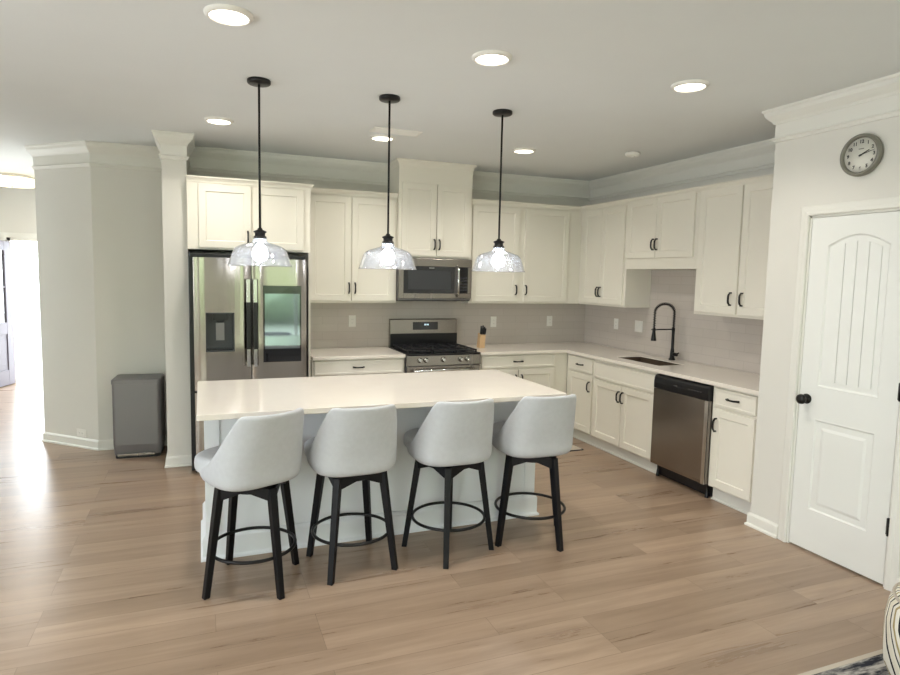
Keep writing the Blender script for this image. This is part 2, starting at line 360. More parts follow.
for i in range(4):
    a = A0-ins-i*pw; b = a-pw+.006
    def top(y): t = (A0-y)/(A0-A1); return zs+(za-zs)*math.sin(PI*t)-ins
    pts = [(a, zu0+ins)]+[(a+(b-a)*j/5, top(a+(b-a)*j/5)) for j in range(6)]+[(b, zu0+ins)]
    d.prism(pts, dx, 0, h1-.002)
pd = d.build('door_1', 'door', kind=S)
kb = MB().lathe([(.0, .0), (.03, 0), (.031, .006), (.012, .01), (.011, .03), (.024, .036), (.031, .048), (.029, .06), (.015, .067), (0, .068)], (PX+.001, y0-.05, .94), 24, axis='x')
kb.build('door_knob', 'black', pd)
for z in (.34, 1.08, 1.82):
    h = MB(); h.box(PX-.004, PX+.002, y1-.006, y1+.006, z-.045, z+.045); h.tube([(PX-.008, y1-.007, z-.05), (PX-.008, y1-.007, z+.05)], .006, 10)
    h.build('hinge', 'black', pd)
# ------------------------------------------------------------ entry: open front door leaf, frame, flush drum lamp
w = MB(); cas2 = [(0, 0), (0, .02), (.07, .014), (.07, 0)]
w.sweep([(-5.70, 0), (-5.70, 2.05), (-6.66, 2.05), (-6.66, 0)], cas2, lambda a, b, h: (a, 4.2-h, b), side=-1)
w.box(-6.66, -6.62, 4.2, 4.35, 0, 2.05); w.box(-5.74, -5.70, 4.2, 4.35, 0, 2.05); w.box(-6.66, -5.70, 4.2, 4.35, 2.01, 2.05); w.build('trim_5', 'trim', kind=S)
LT = Matrix.Translation((-6.64, 4.17, 0)) @ Matrix.Rotation(math.radians(-107), 4, 'Z')   # local x runs along the leaf away from the hinge
d = MB(LT)
d.box(0, .13, -.022, .022, .01, 2.0); d.box(.77, .9, -.022, .022, .01, 2.0); d.box(.13, .77, -.022, .022, .01, .22); d.box(.13, .77, -.022, .022, .72, .88); d.box(.13, .77, -.022, .022, 1.87, 2.0)
d.box(.13, .77, -.01, .01, .22, .72); d.box(.2, .7, -.02, .02, .29, .65)
fd = d.build('door_2', 'frontdoor', kind=S, bevel=.004)
MB(LT).box(.13, .77, -.004, .004, .88, 1.87).build('glass_pane', 'pane', fd)
m = MB(LT); m.box(.44, .46, -.016, .016, .88, 1.87); m.box(.13, .77, -.016, .016, 1.36, 1.38); m.build('muntin', 'frontdoor', fd)
m = MB(LT); m.tube([(.85, -.03, .95), (.85, -.06, .97), (.85, -.06, 1.15), (.85, -.03, 1.17)], .009, 10); m.build('pull_handle', 'black', fd)
t = thing('flush_ceiling_light', 'round flush drum ceiling light glowing in the entry hall beside the front door', 'ceiling light', (-6.25, 2.85, H))
MB().lathe([(0, 0), (.19, 0), (.19, -.02), (.06, -.022), (0, -.022)], n=36).build('ceiling_plate', 'chrome', t)
MB().lathe([(.22, -.022), (.235, -.03), (.235, -.115), (.225, -.125), (0, -.128)], n=40, caps=False).build('drum_shade', 'drumglow', t)
MB().lathe([(.2365, -.02), (.2395, -.02), (.2395, -.034), (.2365, -.034)], n=40, caps=False).build('rim', 'chrome', t)
MB().lathe([(0, -.126), (.012, -.128), (.012, -.14), (0, -.145)], n=16).build('finial', 'chrome', t)
l = area('entry_lamp', (-6.25, 2.85, H-.16), (0, 0, 0), .3, .3, 14, (1, .92, .8), 'DISK')

# ------------------------------------------------------------ backsplash
w = MB(); w.box(-3.25, -.009, -.009, -.001, .9095, 1.395); o = w.build('backsplash', 'tile_x')
tag(o, 'glossy taupe subway tile backsplash on the back wall behind the range', 'backsplash')
w = MB(); w.box(-.009, -.001, -3.059, -.009, .9095, 1.3695); w.box(-.009, -.001, -2.02, -1.114, 1.3695, 1.7445); o = w.build('backsplash', 'tile_y')
tag(o, 'glossy taupe subway tile backsplash on the right wall behind the sink faucet', 'backsplash')

# ------------------------------------------------------------ cabinets
RB = 0.0; RR = -PI/2
def shaker(x0, x1, z0, z1, yb, t=.02, fw=.056, flat=False):
    """door or drawer front; back at y=yb, front at yb-t"""
    m = MB(); yf = yb-t; e = .002
    def ring(i, y): return [(x0+i, y, z0+i), (x1-i, y, z0+i), (x1-i, y, z1-i), (x0+i, y, z1-i)]
    if flat: fw = .018
    rs = [ring(0, yb), ring(0, yf+e), ring(e, yf), ring(fw, yf), ring(fw+(.006 if not flat else .003), yf+(.009 if not flat else .003))]
    m.loft(rs, True, True, True, sm=False); return m
def pull(L, vertical=True):
    """arched black bar pull centred at the origin, sticking out to -y"""
    m = MB(); hl = L/2; n = 9; rings = []
    for i in range(n):
        t = -1+2*i/(n-1); d = .030*(1-abs(t)**4.5)+.002; ww = .0055+.002*abs(t)**2; a = t*hl
        r = []
        for (p, q) in ((-1, -1), (1, -1), (1, 1), (-1, 1)):
            y = -d+q*.0045 if abs(t) < .99 else -.0015+q*.0015
            r.append((p*ww, y, a) if vertical else (a, y, p*ww))
        rings.append(r)
    m.loft(rings, True, True, True, sm=False)
    for s_ in (-1, 1):
        c = s_*hl*.9
        if vertical: m.box(-.005, .005, -.022, 0, c-.005, c+.005)
        else: m.box(c-.005, c+.005, -.022, 0, -.005, .005)
    return m
PULLV = PULLH = None
def add_pull(parent, x, z, y, vertical=True, L=.105):
    o = pull(L, vertical).build('handle', 'black', parent); o.location = (x, y, z); return o
def cabinet(name, label, cat, loc, rz, w, d, z0, z1, fronts, toe=False, cap=None, group=None, extra=None, base_mat='cab'):
    t = thing(name, label, cat, loc, rz, group)
    b = MB()
    if toe == 'sink':
        b.box(0, w, -d, -.002, .11, .62); b.box(0, w, -d, -d+.02, .62, z1); b.box(0, .018, -d+.02, -.002, .62, z1); b.box(w-.018, w, -d+.02, -.002, .62, z1); b.box(0, w, -d+.07, -.002, 0.001, .112)
    elif toe:
        b.box(0, w, -d, -.002, .11, z1); b.box(0, w, -d+.07, -.002, 0.001, .112)
    else:
        b.box(0, w, -d, -.002, z0, z1)
    b.build('body', base_mat, t, bevel=.0015)
    if toe:
        k_ = MB().box(0, w, -d+.052, -d+.0695, .001, .108); k_.sweep([(0, -d+.052), (w, -d+.052)], [(0, .001), (.014, .001), (.012, .01), (0, .016)], xy, side=-1); k_.build('toe_kick', 'toe', t)
    if cap:
        # small crown cap round the front and chosen sides: cap = (left, right)
        pth = [(0 if cap[0] else 0, -.002)] if cap[0] else []
        p = []
        if cap[0]: p.append((0, -.01))
        p += [(0, -d), (w, -d)]
        if cap[1]: p.append((w, -.01))
        m = MB(); m.sweep(p, [(0, z1-.045), (.006, z1-.045), (.01, z1-.03), (.022, z1-.012), (.028, z1-.008), (.028, z1+.004), (0, z1+.004)], xy, side=-1)
        m.build('crown_cap', base_mat, t)
    for f in fronts:
        kind, x0, x1, a, c = f[:5]
        o = shaker(x0, x1, a, c, -d, flat=(kind in ('drawer', 'panel'))).build('drawer' if kind in ('drawer', 'slab') else ('door' if kind == 'door' else 'panel'), base_mat, t)
        if len(f) > 5 and f[5]:
            hx, hz, vert = f[5]; add_pull(o, hx, hz, -d-.02, vert)
    if extra: extra(t)
    return t
HU = (1.512)   # handle height on the tall wall cabinets
UT = 2.415; UB = 1.37; UD = .31
g_up = None
# over-fridge cabinet with its side panel
def side_panel(t): MB().box(.968, .986, -.62, -.002, 0.002, 1.82).build('side_panel', 'cab', t)
cabinet('wall_cabinet', 'deep cream two-door cabinet above the refrigerator', 'cabinet', (-4.25, 0, 0), 0, .985, .62, 1.82, 2.40,
        [('door', .085, .495, 1.835, 2.345, (.465, 1.93, True)), ('door', .515, .925, 1.835, 2.345, (.545, 1.93, True))], cap=(False, True), extra=side_panel)
cabinet('wall_cabinet', 'cream two-door wall cabinet between the refrigerator and the microwave', 'cabinet', (-3.25, 0, 0), 0, .858, UD, UB, UT,
        [('door', .018, .408, UB+.022, 2.355, (.388, HU, True)), ('door', .418, .838, UB+.022, 2.355, (.446, HU, True))], cap=(False, False))
def tall_frieze(t):
    m = MB(); m.sweep([(0, -.01), (0, -.36), (.76, -.36), (.76, -.01)], [(0, 2.675), (.005, 2.675), (.008, 2.69), (.018, 2.715), (.028, 2.722), (.028, H-.001), (0, H-.001)], xy, side=-1)
    m.build('crown_cap', 'cab', t)
cabinet('wall_cabinet', 'cream two-door cabinet above the microwave, reaching up to the ceiling', 'cabinet', (-2.39, 0, 0), 0, .76, .36, 1.815, 2.70,
        [('door', .028, .378, 1.832, 2.52, (.356, 1.945, True)), ('door', .386, .735, 1.832, 2.52, (.408, 1.945, True))], extra=tall_frieze)
cabinet('wall_cabinet', 'cream two-door wall cabinet right of the microwave, running into the corner', 'cabinet', (-1.628, 0, 0), 0, 1.626, UD, UB, UT,
        [('door', .028, .560, UB+.022, 2.355, (.528, HU, True)), ('door', .630, 1.157, UB+.022, 2.355, (.645, HU, True))], cap=(False, False))
# right wall: local x = -world y
cabinet('wall_cabinet', 'cream corner wall cabinet left of the sink with two close handles', 'cabinet', (0, -.312, 0), RR, .800, UD, UB, UT,
        [('door', .083, .398, UB+.022, 2.355, (.380, HU, True)), ('door', .402, .765, UB+.022, 2.355, (.424, HU, True))], cap=(False, False))
cabinet('wall_cabinet', 'short cream two-door wall cabinet raised over the sink', 'cabinet', (0, -1.113, 0), RR, .907, UD, 1.745, UT,
        [('door', .008, .413, 1.845, 2.385, (.393, 1.965, True)), ('door', .417, .872, 1.845, 2.385, (.44, 1.965, True))], cap=(False, False))
cabinet('wall_cabinet', 'cream two-door wall cabinet above the dishwasher next to the pantry wall', 'cabinet', (0, -2.021, 0), RR, 1.037, UD, UB, UT,
        [('door', .028, .448, UB+.022, 2.375, (.402, 1.51, True)), ('door', .462, .92, UB+.022, 2.375, (.51, 1.51, True))], cap=(False, False))
# base cabinets
BD = .61; BT = .878
cabinet('base_cabinet', 'cream base cabinet with one wide drawer beside the refrigerator', 'cabinet', (-3.25, 0, 0), 0, .858, BD, 0, BT,
        [('drawer', .02, .838, .74, .865, (.415, .805, False)), ('door', .02, .425, .125, .72, (.395, .62, True)), ('door', .432, .838, .125, .72, (.462, .62, True))], toe=True)
cabinet('base_cabinet', 'cream base cabinet with a wide drawer right of the range', 'cabinet', (-1.628, 0, 0), 0, 1.016, BD, 0, BT,
        [('drawer', .025, .855, .742, .865, (.425, .805, False)), ('door', .025, .43, .125, .722, (.40, .62, True)), ('door', .438, .855, .125, .722, (.466, .62, True))], toe=True)
cabinet('base_cabinet', 'narrow cream base cabinet with drawer and door in the kitchen corner', 'cabinet', (0, -.612, 0), RR, .473, BD, 0, BT,
        [('drawer', .05, .462, .72, .86, (.262, .79, False)), ('door', .05, .462, .125, .70, (.43, .59, True))], toe=True)
cabinet('base_cabinet', 'wide cream sink base cabinet with a blank front over two doors', 'cabinet', (0, -1.086, 0), RR, .884, BD, 0, BT,
        [('panel', .018, .872, .70, .845, None), ('door', .018, .445, .125, .68, (.42, .58, True)), ('door', .452, .872, .125, .68, (.474, .58, True))], toe='sink')
cabinet('base_cabinet', 'narrow cream base cabinet between the dishwasher and the pantry wall', 'cabinet', (0, -2.582, 0), RR, .476, BD, 0, BT,
        [('drawer', .030, .395, .728, .862, (.205, .80, False)), ('door', .030, .395, .125, .708, (.062, .59, True))], toe=True)

# ------------------------------------------------------------ worktops
def cells(name, xs, ys, keep, z0, z1, m, parent=None, bevel=.004):
    bm = bmesh.new(); V = {}
    def v(i, j): 
        if (i, j) not in V: V[i, j] = bm.verts.new((xs[i], ys[j], z0))
        return V[i, j]
    for i in range(len(xs)-1):
        for j in range(len(ys)-1):
            if keep(i, j): bm.faces.new((v(i, j), v(i+1, j), v(i+1, j+1), v(i, j+1)))
    bmesh.ops.dissolve_limit(bm, angle_limit=.01, verts=bm.verts, edges=bm.edges) if False else None
    r = bmesh.ops.extrude_face_region(bm, geom=list(bm.faces))
    for q in r['geom']:
        if isinstance(q, bmesh.types.BMVert): q.co.z = z1
    bmesh.ops.recalc_face_normals(bm, faces=bm.faces)
    me = bpy.data.meshes.new(name); bm.to_mesh(me); bm.free(); me.materials.append(M[m])
    o = bpy.data.objects.new(name, me); COL.objects.link(o)
    if parent: o.parent = parent
    if bevel: b = o.modifiers.new('bevel', 'BEVEL'); b.width = bevel; b.segments = 2; b.limit_method = 'ANGLE'; b.angle_limit = .7
    return o
CT0, CT1 = .8785, .909
o = cells('countertop', [-3.25, -2.392], [-.648, -.009], lambda i, j: True, CT0, CT1, 'quartz')
tag(o, 'short cream quartz countertop between the refrigerator and the range', 'countertop')
SX0, SX1, SY0, SY1 = -.482, -.205, -1.835, -1.252
o = cells('countertop', [-1.626, -.65, SX0, SX1, -.009], [-3.059, SY0, SY1, -.65, -.009],
          lambda i, j: (i > 0 or j == 3) and not (i == 2 and j == 1), CT0, CT1, 'quartz')
tag(o, 'long L-shaped cream quartz countertop running round the corner past the sink', 'countertop')
# sink
s_ = MB(); e = .012
def rr(x0, x1, y0, y1, z, r=.03, n=5):
    out = []
    for cx_, cy_, a0 in ((x1-r, y1-r, 0), (x0+r, y1-r, 90), (x0+r, y0+r, 180), (x1-r, y0+r, 270)):
        for k in range(n+1): a = math.radians(a0+90*k/n); out.append((cx_+r*math.cos(a), cy_+r*math.sin(a), z))
    return out
zt = CT0-.001
s_.loft([rr(SX0-e, SX1+e, SY0-e, SY1+e, zt), rr(SX0+.001, SX1-.001, SY0+.001, SY1-.001, zt, .004), rr(SX0+.001, SX1-.001, SY0+.001, SY1-.001, CT1-.006, .004), rr(SX0+.003, SX1-.003, SY0+.003, SY1-.003, CT1-.006, .006), rr(SX0+.004, SX1-.004, SY0+.004, SY1-.004, zt-.18), rr(SX0+.03, SX1-.03, SY0+.03, SY1-.03, zt-.2)], True, False, True)
s_.loft([rr(SX0-e, SX1+e, SY0-e, SY1+e, zt-.002), rr(SX0-.008, SX1+.008, SY0-.008, SY1+.008, zt-.19), rr(SX0+.03, SX1-.03, SY0+.03, SY1-.03, zt-.21)], True, False, True)
sk = s_.build('kitchen_sink', 'sinksteel'); tag(sk, 'undermount stainless sink basin set into the right hand countertop', 'sink')
MB().lathe([(0, .002), (.035, .002), (.045, .006), (.045, .0), (0, 0)], ((SX0+SX1)/2, -1.54, zt-.2), 20).build('drain', 'chrome', sk)
# faucet with coil spring
fx, fy, fz = -.085, -1.545, CT1
t = thing('kitchen_faucet', 'matte black pull-down spring faucet standing behind the sink', 'faucet', (fx, fy, fz))
MB().lathe([(0, 0), (.03, 0), (.03, .006), (.022, .02), (.019, .06), (.017, .09), (.014, .11), (.013, .26), (.015, .27), (.015, .3), (0, .3)], n=20).build('column', 'black', t)
def arcpt(u):
    # u 0..1 from column top over the arch down to the spray head
    if u < .25: return Vector((0, 0, .30+.135*u/.25))
    if u < .8: a = PI*(u-.25)/.55; return Vector((-.112+.112*math.cos(a), 0, .435+.085*math.sin(a)))
    return Vector((-.224, 0, .435-(u-.8)/.2*.15))
MB().tube([arcpt(i/40) for i in range(41)], .006, 10).build('hose', 'black', t)
hp = []; turns = 34; n = turns*8
for i in range(n+1):
    u = i/n; p = arcpt(u); q = arcpt(min(1, u+.01))-arcpt(max(0, u-.01)); q.normalize(); a = Vector((0, 1, 0)); b = q.cross(a).normalized(); th = 2*PI*turns*u
    hp.append(p+a*math.cos(th)*.0125+b*math.sin(th)*.0125)
MB().tube(hp, .0028, 5).build('spring_coil', 'black', t)
MB().lathe([(0, -.001), (.013, 0), (.014, -.03), (.018, -.06), (.024, -.105), (.024, -.115), (0, -.117)], (-.224, 0, .298), 20).build('spray_head', 'black', t)
m = MB(); m.tube([(-.002, 0, .285), (-.205, 0, .285)], .006, 10); m.tube([(-.224+.019*math.cos(a), .019*math.sin(a), .285) for a in [2*PI*k/20 for k in range(20)]], .006, 8, closed=True); m.build('holder_arm', 'black', t)
m = MB(); m.tube([(0, 0, .055), (0, -.06, .055)], .016, 12); m.tube([(0, -.05, .055), (0, -.085, .075)], [.008, .005], 10); m.build('lever', 'black', t)

# ------------------------------------------------------------ refrigerator
t = thing('refrigerator', 'large stainless french door refrigerator with screen and ice dispenser', 'refrigerator', (-4.245, -.05, 0))
W_ = .915
MB().box(0, W_, -.715, -.02, .02, 1.765).build('body', 'bplast', t, bevel=.004)
MB().box(0.005, W_-.005, -.735, -.66, 1.752, 1.782).build('hinge_cover', 'bplast', t, bevel=.004)
def rdoor(x0, x1, z0, z1, name, cut=None):
    m = MB(); n = 10; d0, d1 = -.72, -.78; xs_ = [x0+(x1-x0)*i/n for i in range(n+1)]
    xs_ = sorted(set([round(v, 4) for v in xs_]+([cut[0], cut[1]] if cut else [])))
    def yf(x): q = abs((x-(x0+x1)/2)/((x1-x0)/2)); return d1-.006+(.016*q**9)
    zs_ = [z0, z1] if not cut else [z0, cut[2], cut[3], z1]
    vs = []; idx = {}
    for i, x in enumerate(xs_):
        for j, z in enumerate(zs_): idx[i, j] = len(vs); vs.append((x, yf(x), z))
    nb = len(vs)
    fs = []
    for i in range(len(xs_)-1):
        for j in range(len(zs_)-1):
            if cut and j == 1 and xs_[i] >= cut[0]-1e-5 and xs_[i+1] <= cut[1]+1e-5: continue
            fs.append((idx[i, j], idx[i+1, j], idx[i+1, j+1], idx[i, j+1]))
    m.add(vs, fs, True)
    # top, bottom, sides
    for z in (z0, z1): m.add([(x, yf(x), z) for x in xs_]+[(x1, d0, z), (x0, d0, z)], [tuple(range(len(xs_)+2))])
    for x in (x0, x1): m.add([(x, yf(x), z0), (x, yf(x), z1), (x, d0, z1), (x, d0, z0)], [(0, 1, 2, 3)])
    m.add([(x0, d0, z0), (x1, d0, z0), (x1, d0, z1), (x0, d0, z1)], [(0, 1, 2, 3)])
    return m.build(name, 'fridge_steel', t)
SP = .471
ld = rdoor(.034, SP-.004, .685, 1.752, 'door', cut=(.122, .338, 1.0, 1.315))
rd = rdoor(SP+.004, .914, .685, 1.752, 'door')
l1_ = rdoor(.034, SP-.004, .06, .672, 'lower_door'); l2_ = rdoor(SP+.004, .914, .06, .672, 'lower_door')
# dispenser in the left door
m = MB(); m.box(.122, .338, -.735, -.725, 1.0, 1.315); m.box(.122, .128, -.79, -.73, 1.0, 1.315); m.box(.332, .338, -.79, -.73, 1.0, 1.315); m.box(.122, .338, -.79, -.73, 1.305, 1.315); m.box(.122, .338, -.79, -.73, 1.0, 1.012)
dsp = m.build('dispenser', 'bdark', ld)
m = MB(); m.box(.175, .285, -.775, -.735, 1.255, 1.305); m.prism([(.195, 1.255), (.265, 1.255), (.25, 1.235), (.21, 1.235)], lambda a, b, h: (a, h, b), -.765, -.735); m.build('nozzle', 'bplast', dsp)
m = MB(); m.box(.198, .262, -.752, -.74, 1.09, 1.23); m.build('paddle', 'steel_dark', dsp)
MB().box(.135, .325, -.785, -.74, 1.012, 1.02).build('drip_tray', 'bplast', dsp)
MB().box(.562, .868, -.7905, -.776, .905, 1.535).build('screen', 'bglass', rd, bevel=.003)
m = MB(); m.box(.575, .855, -.792, -.7905, 1.015, 1.47); m.build('display', 'screen', rd)
for x, dr in ((SP-.027, ld), (SP+.027, rd)):
    m = MB(); m.box(x-.014, x+.014, -.835, -.82, .875, 1.585); m.box(x-.008, x+.008, -.822, -.778, 1.55, 1.575); m.box(x-.008, x+.008, -.822, -.778, .885, .91); hh = m.build('handle', 'chrome', dr, bevel=.003)
    MB().box(x-.0145, x+.0145, -.8365, -.819, 1.02, 1.40).build('grip', 'bplast', hh)
MB().box(.03, .89, -.70, -.65, .0, .058).build('base_grille', 'bplast', t)

# ------------------------------------------------------------ microwave
t = thing('microwave_oven', 'stainless over-the-range microwave with black glass door under the tall cabinet', 'microwave', (-2.388, 0, 1.402))
MB().box(0, .756, -.375, -.01, .0, .405).build('body', 'steel_dark', t, bevel=.003)
m = MB(); m.box(0, .756, -.40, -.376, .33, .405); m.box(0.0, .045, -.40, -.376, .02, .33); m.box(.045, .756, -.40, -.376, .02, .07); m.box(.715, .756, -.40, -.376, .07, .33); m.build('front_frame', 'steel', t, bevel=.002)
dd = MB().box(.046, .57, -.403, -.377, .071, .329).build('door', 'bglass', t, bevel=.002)
MB().box(.09, .53, -.4045, -.402, .105, .29).build('window', 'bdark', dd)
m = MB(); m.tube([(.597, -.402, .045), (.597, -.44, .075), (.597, -.447, .19), (.597, -.44, .305), (.597, -.402, .335)], .012, 12); m.build('handle', 'chrome', dd)
cp = MB().box(.622, .714, -.402, -.377, .071, .329).build('control_panel', 'bglass', t, bevel=.001)
m = MB()
for i in range(3):
    for j in range(5): m.box(.634+i*.026, .652+i*.026, -.4028, -.4015, .095+j*.03, .110+j*.03)
m.build('buttons', 'bdark', cp)
MB().box(.3, .355, -.4042, -.402, .312, .318).build('badge', 'chrome', dd)
MB().box(.005, .75, -.37, -.03, -.008, 0).build('vent_grille', 'bplast', t)

# ------------------------------------------------------------ range
t = thing('gas_range', 'stainless gas range with black cast iron grates below the microwave', 'stove', (-2.386, 0, 0))
RW = .752
MB().box(0, RW, -.64, -.012, .09, .895).build('body', 'steel_dark', t, bevel=.003)
m = MB(); m.box(0, RW, -.665, -.07, .896, .912); m.build('cooktop', 'bplast', t, bevel=.004)
bg = MB().prism([(-.012, .9), (-.075, .9), (-.075, 1.05), (-.07, 1.19), (-.06, 1.197), (-.012, 1.197)], lambda a, b, h: (h, a, b), .012, RW-.012)
bgo = bg.build('back_panel', 'steel', t, bevel=.002)
MB().box(.010, RW-.010, -.083, -.076, .915, 1.048).build('riser', 'bplast', bgo, bevel=.002)
ds = MB().box(.255, .525, -.079, -.071, 1.085, 1.165).build('display', 'bglass', bgo)
m = MB()
for i, x in enumerate((.375, .387, .401, .413)):
    m.box(x, x+.008, -.0798, -.0785, 1.13, 1.146)
m.build('digits', 'lcd', ds)
for gx in (.03, .265, .5):
    m = MB(); x0, x1 = gx, gx+.222; yb, yf_ = -.11, -.64; z = .942
    for a in (x0, x1-.014): m.box(a, a+.014, yf_, yb, z-.014, z)
    for b in (yf_, (yf_+yb)/2-.007, yb-.014): m.box(x0, x1, b, b+.014, z-.014, z)
    m.box((x0+x1)/2-.006, (x0+x1)/2+.006, yf_, yb, z-.012, z+.001)
    for b in (yf_+.125, yb-.14): m.box(x0, x1, b, b+.012, z-.012, z+.001)
    for a in (x0, x1-.014):
        for b in (yf_, yb-.014): m.box(a, a+.014, b, b+.014, .912, z-.01)
    m.build('grate', 'iron', t, bevel=.002, seg=1)
for (x, y) in ((.14, -.245), (.14, -.505), (.376, -.375), (.61, -.245), (.61, -.505)):
    MB().lathe([(0, 0), (.05, 0), (.052, .006), (.042, .01), (.04, .018), (.03, .022), (0, .022)], (x, y, .912), 20).build('burner', 'iron', t)
cpn = MB().prism([(-.64, .80), (-.672, .80), (-.665, .893), (-.64, .893)], lambda a, b, h: (h, a, b), 0, RW).build('control_panel', 'steel', t, bevel=.002)
for x in (.126, .185, .362, .540, .608):
    kk = MB().lathe([(0, 0), (.025, 0), (.025, .006), (.019, .01), (.017, .034), (.014, .038), (0, .038)], (x, -.669, .853), 20, axis='y'); kk.box(x-.004, x+.004, -.709, -.69, .838, .868)
    kk.build('knob', 'chrome', cpn)
od = MB().box(.006, RW-.006, -.67, -.641, .235, .792).build('oven_door', 'steel', t, bevel=.003)
MB().box(.12, RW-.12, -.6725, -.67, .36, .64).build('window', 'bglass', od)
m = MB(); m.tube([(.05, -.715, .757), (RW-.05, -.715, .757)], .013, 14); m.box(.07, .09, -.715, -.669, .748, .766); m.box(RW-.09, RW-.07, -.715, -.669, .748, .766); m.build('handle', 'chrome', od)
MB().box(.006, RW-.006, -.668, -.641, .095, .228).build('storage_drawer', 'steel', t, bevel=.003)
for x in (.05, RW-.05):
    for y in (-.58, -.08): MB().lathe([(0, 0), (.018, 0), (.014, .092), (0, .092)], (x, y, 0), 12).build('levelling_foot', 'bplast', t)

# ------------------------------------------------------------ dishwasher
t = thing('dishwasher', 'stainless dishwasher with black control strip under the right countertop', 'dishwasher', (0, -1.973, 0), RR)
MB().box(.004, .604, -.59, -.03, .10, .872).build('body', 'bplast', t)
dd = MB().prism([(-.592, .115), (-.645, .115), (-.648, .14), (-.648, .752), (-.592, .752)], lambda a, b, h: (h, a, b), .006, .602).build('door', 'steel', t, bevel=.003)
cp = MB().prism([(-.592, .756), (-.650, .756), (-.652, .80), (-.645, .845), (-.635, .864), (-.592, .866)], lambda a, b, h: (h, a, b), .006, .602).build('control_panel', 'bplast', t, bevel=.003)
m = MB(); m.box(.23, .30, -.6535, -.6505, .806, .814)
m.build('badge', 'chrome', cp)
m = MB()
for i in range(5): m.box(.40+i*.03, .412+i*.03, -.6535, -.6505, .806, .812)
m.build('buttons', 'steel_dark', cp)
MB().box(.57, .602, -.6495, -.64, .116, .752).build('edge_strip', 'chrome', dd)
MB().box(.006, .602, -.57, -.545, .012, .11).build('toe_plate', 'bplast', t)
for x in (.575, .03): MB().lathe([(0, 0), (.016, 0), (.014, .012), (0, .1)], (x, -.5825, 0), 12).build('levelling_foot', 'bplast', t)

# ------------------------------------------------------------ knife block
t = thing('knife_block', 'small light wood knife block with black knives beside the range', 'knife block', (-1.462, -.30, CT1), 0)
MB().prism([(.0, 0), (-.075, 0), (-.095, .14), (-.03, .155)], lambda a, b, h: (h, a+.05, b), -.03, .03).build('block', 'woodblk', t, bevel=.003)
for i, (x, y, L) in enumerate([(-.02, -.01, .095), (0, -.012, .1), (.02, -.008, .085), (-.02, -.032, .075), (0, -.034, .08), (.02, -.034, .07)]):
    m = MB(); z0 = .140; m.tube([(x, y, z0), (x, y-.012, z0+.012), (x, y-.02, z0+L*.6), (x, y-.026, z0+L*.95)], [.005, .008, .0075, .008], 8); m.build('knife_handle', 'bplast', t)

# ------------------------------------------------------------ outlets and switches
def outlet(T, label, wide=1, horiz=False, switch=False):
    e_ = thing('light_switch' if switch else 'wall_outlet', label, 'light switch' if switch else 'outlet', (0, 0, 0)); e_.matrix_world = T
    w_, h_ = (.058*wide, .0575) if not horiz else (.0575, .035)
    if not horiz: w_ = .035 if wide == 1 else .058
    MB().box(-w_, w_, -.006, 0, -h_, h_).build('cover_plate', 'plate', e_, bevel=.002)
    cs = [0] if wide == 1 else [-.023, .023]
    for c in cs:
        if switch: MB().prism([(-.032, -.006), (.032, -.006), (.032, -.009), (-.032, -.013)], lambda a, b, h: (h, b, a), c-.0165, c+.0165).build('rocker', 'plate', e_)
        else:
            m = MB()
            if horiz: m.box(-.034, .034, -.008, -.006, -.0165, .0165)
            else: m.box(c-.0165, c+.0165, -.008, -.006, -.034, .034)
            f_ = m.build('receptacle', 'plate', e_, bevel=.001)
            m = MB()
            for q in (-.019, .019):
                if horiz: m.box(q-.006, q-.0045, -.0085, -.008, -.006, .006); m.box(q+.0045, q+.006, -.0085, -.008, -.006, .006)
                else: m.box(c-.0065, c-.005, -.0085, -.008, q-.005, q+.005); m.box(c+.005, c+.0065, -.0085, -.008, q-.005, q+.005)
            m.build('slots', 'slot', f_)
    return e_
Tl = Matrix.Translation
outlet(Tl((-2.752, -.008, 1.175)), 'white outlet on the backsplash between the refrigerator and the range')
outlet(Tl((-1.186, -.008, 1.155)), 'white outlet on the back wall just right of the knife block')
outlet(Tl((-.481, -.008, 1.158)), 'white outlet on the back wall near the kitchen corner')
Rr = Matrix.Rotation(RR, 4, 'Z')
outlet(Tl((-.008, -.597, 1.168)) @ Rr, 'single white outlet on the right wall nearest the corner, under the wall cabinet')
outlet(Tl((-.008, -.965, 1.172)) @ Rr, 'double white rocker switch plate on the right wall just left of the faucet', wide=2, switch=True)
ang = math.atan2(.67-.19, -5.56+5.04)
ux, uy = math.cos(ang), math.sin(ang)
outlet(Tl((-5.04+ux*.215, .19+uy*.215, .135)) @ Matrix.Rotation(ang+PI, 4, 'Z'), 'white outlet low on the angled hall wall above the baseboard', horiz=True)

# ------------------------------------------------------------ island
t = thing('kitchen_island', 'white kitchen island with long cream quartz top and overhang for the stools', 'island', (-3.09, -2.3, 0))
ix0, ix1, iy0, iy1 = -4.183+3.09, -2.037+3.09, -2.82+2.3, -1.80+2.3
bx0, bx1, by0, by1 = -4.142+3.09, -2.02+3.09, -2.412+2.3, -1.85+2.3
b = MB(); b.box(bx0, bx1, by0, by1, 0, .899)
for x in (bx0-.006, bx1-.074): b.box(x, x+.08, by0-.008, by0+.02, .0, .899)
b.build('body', 'isl', t, bevel=.0015)
m = MB(); m.sweep([(bx0, by1), (bx0, by0), (bx1, by0), (bx1, by1)], [(0, 0), (.034, 0), (.034, .012), (.022, .022), (.022, .125), (.012, .14), (0, .145)], xy, side=-1); m.build('baseboard', 'isl', t)
x0_ = bx0+.012
for i in range(4):
    ww = (by1-by0)
w4 = (bx1-bx0-.03)/4
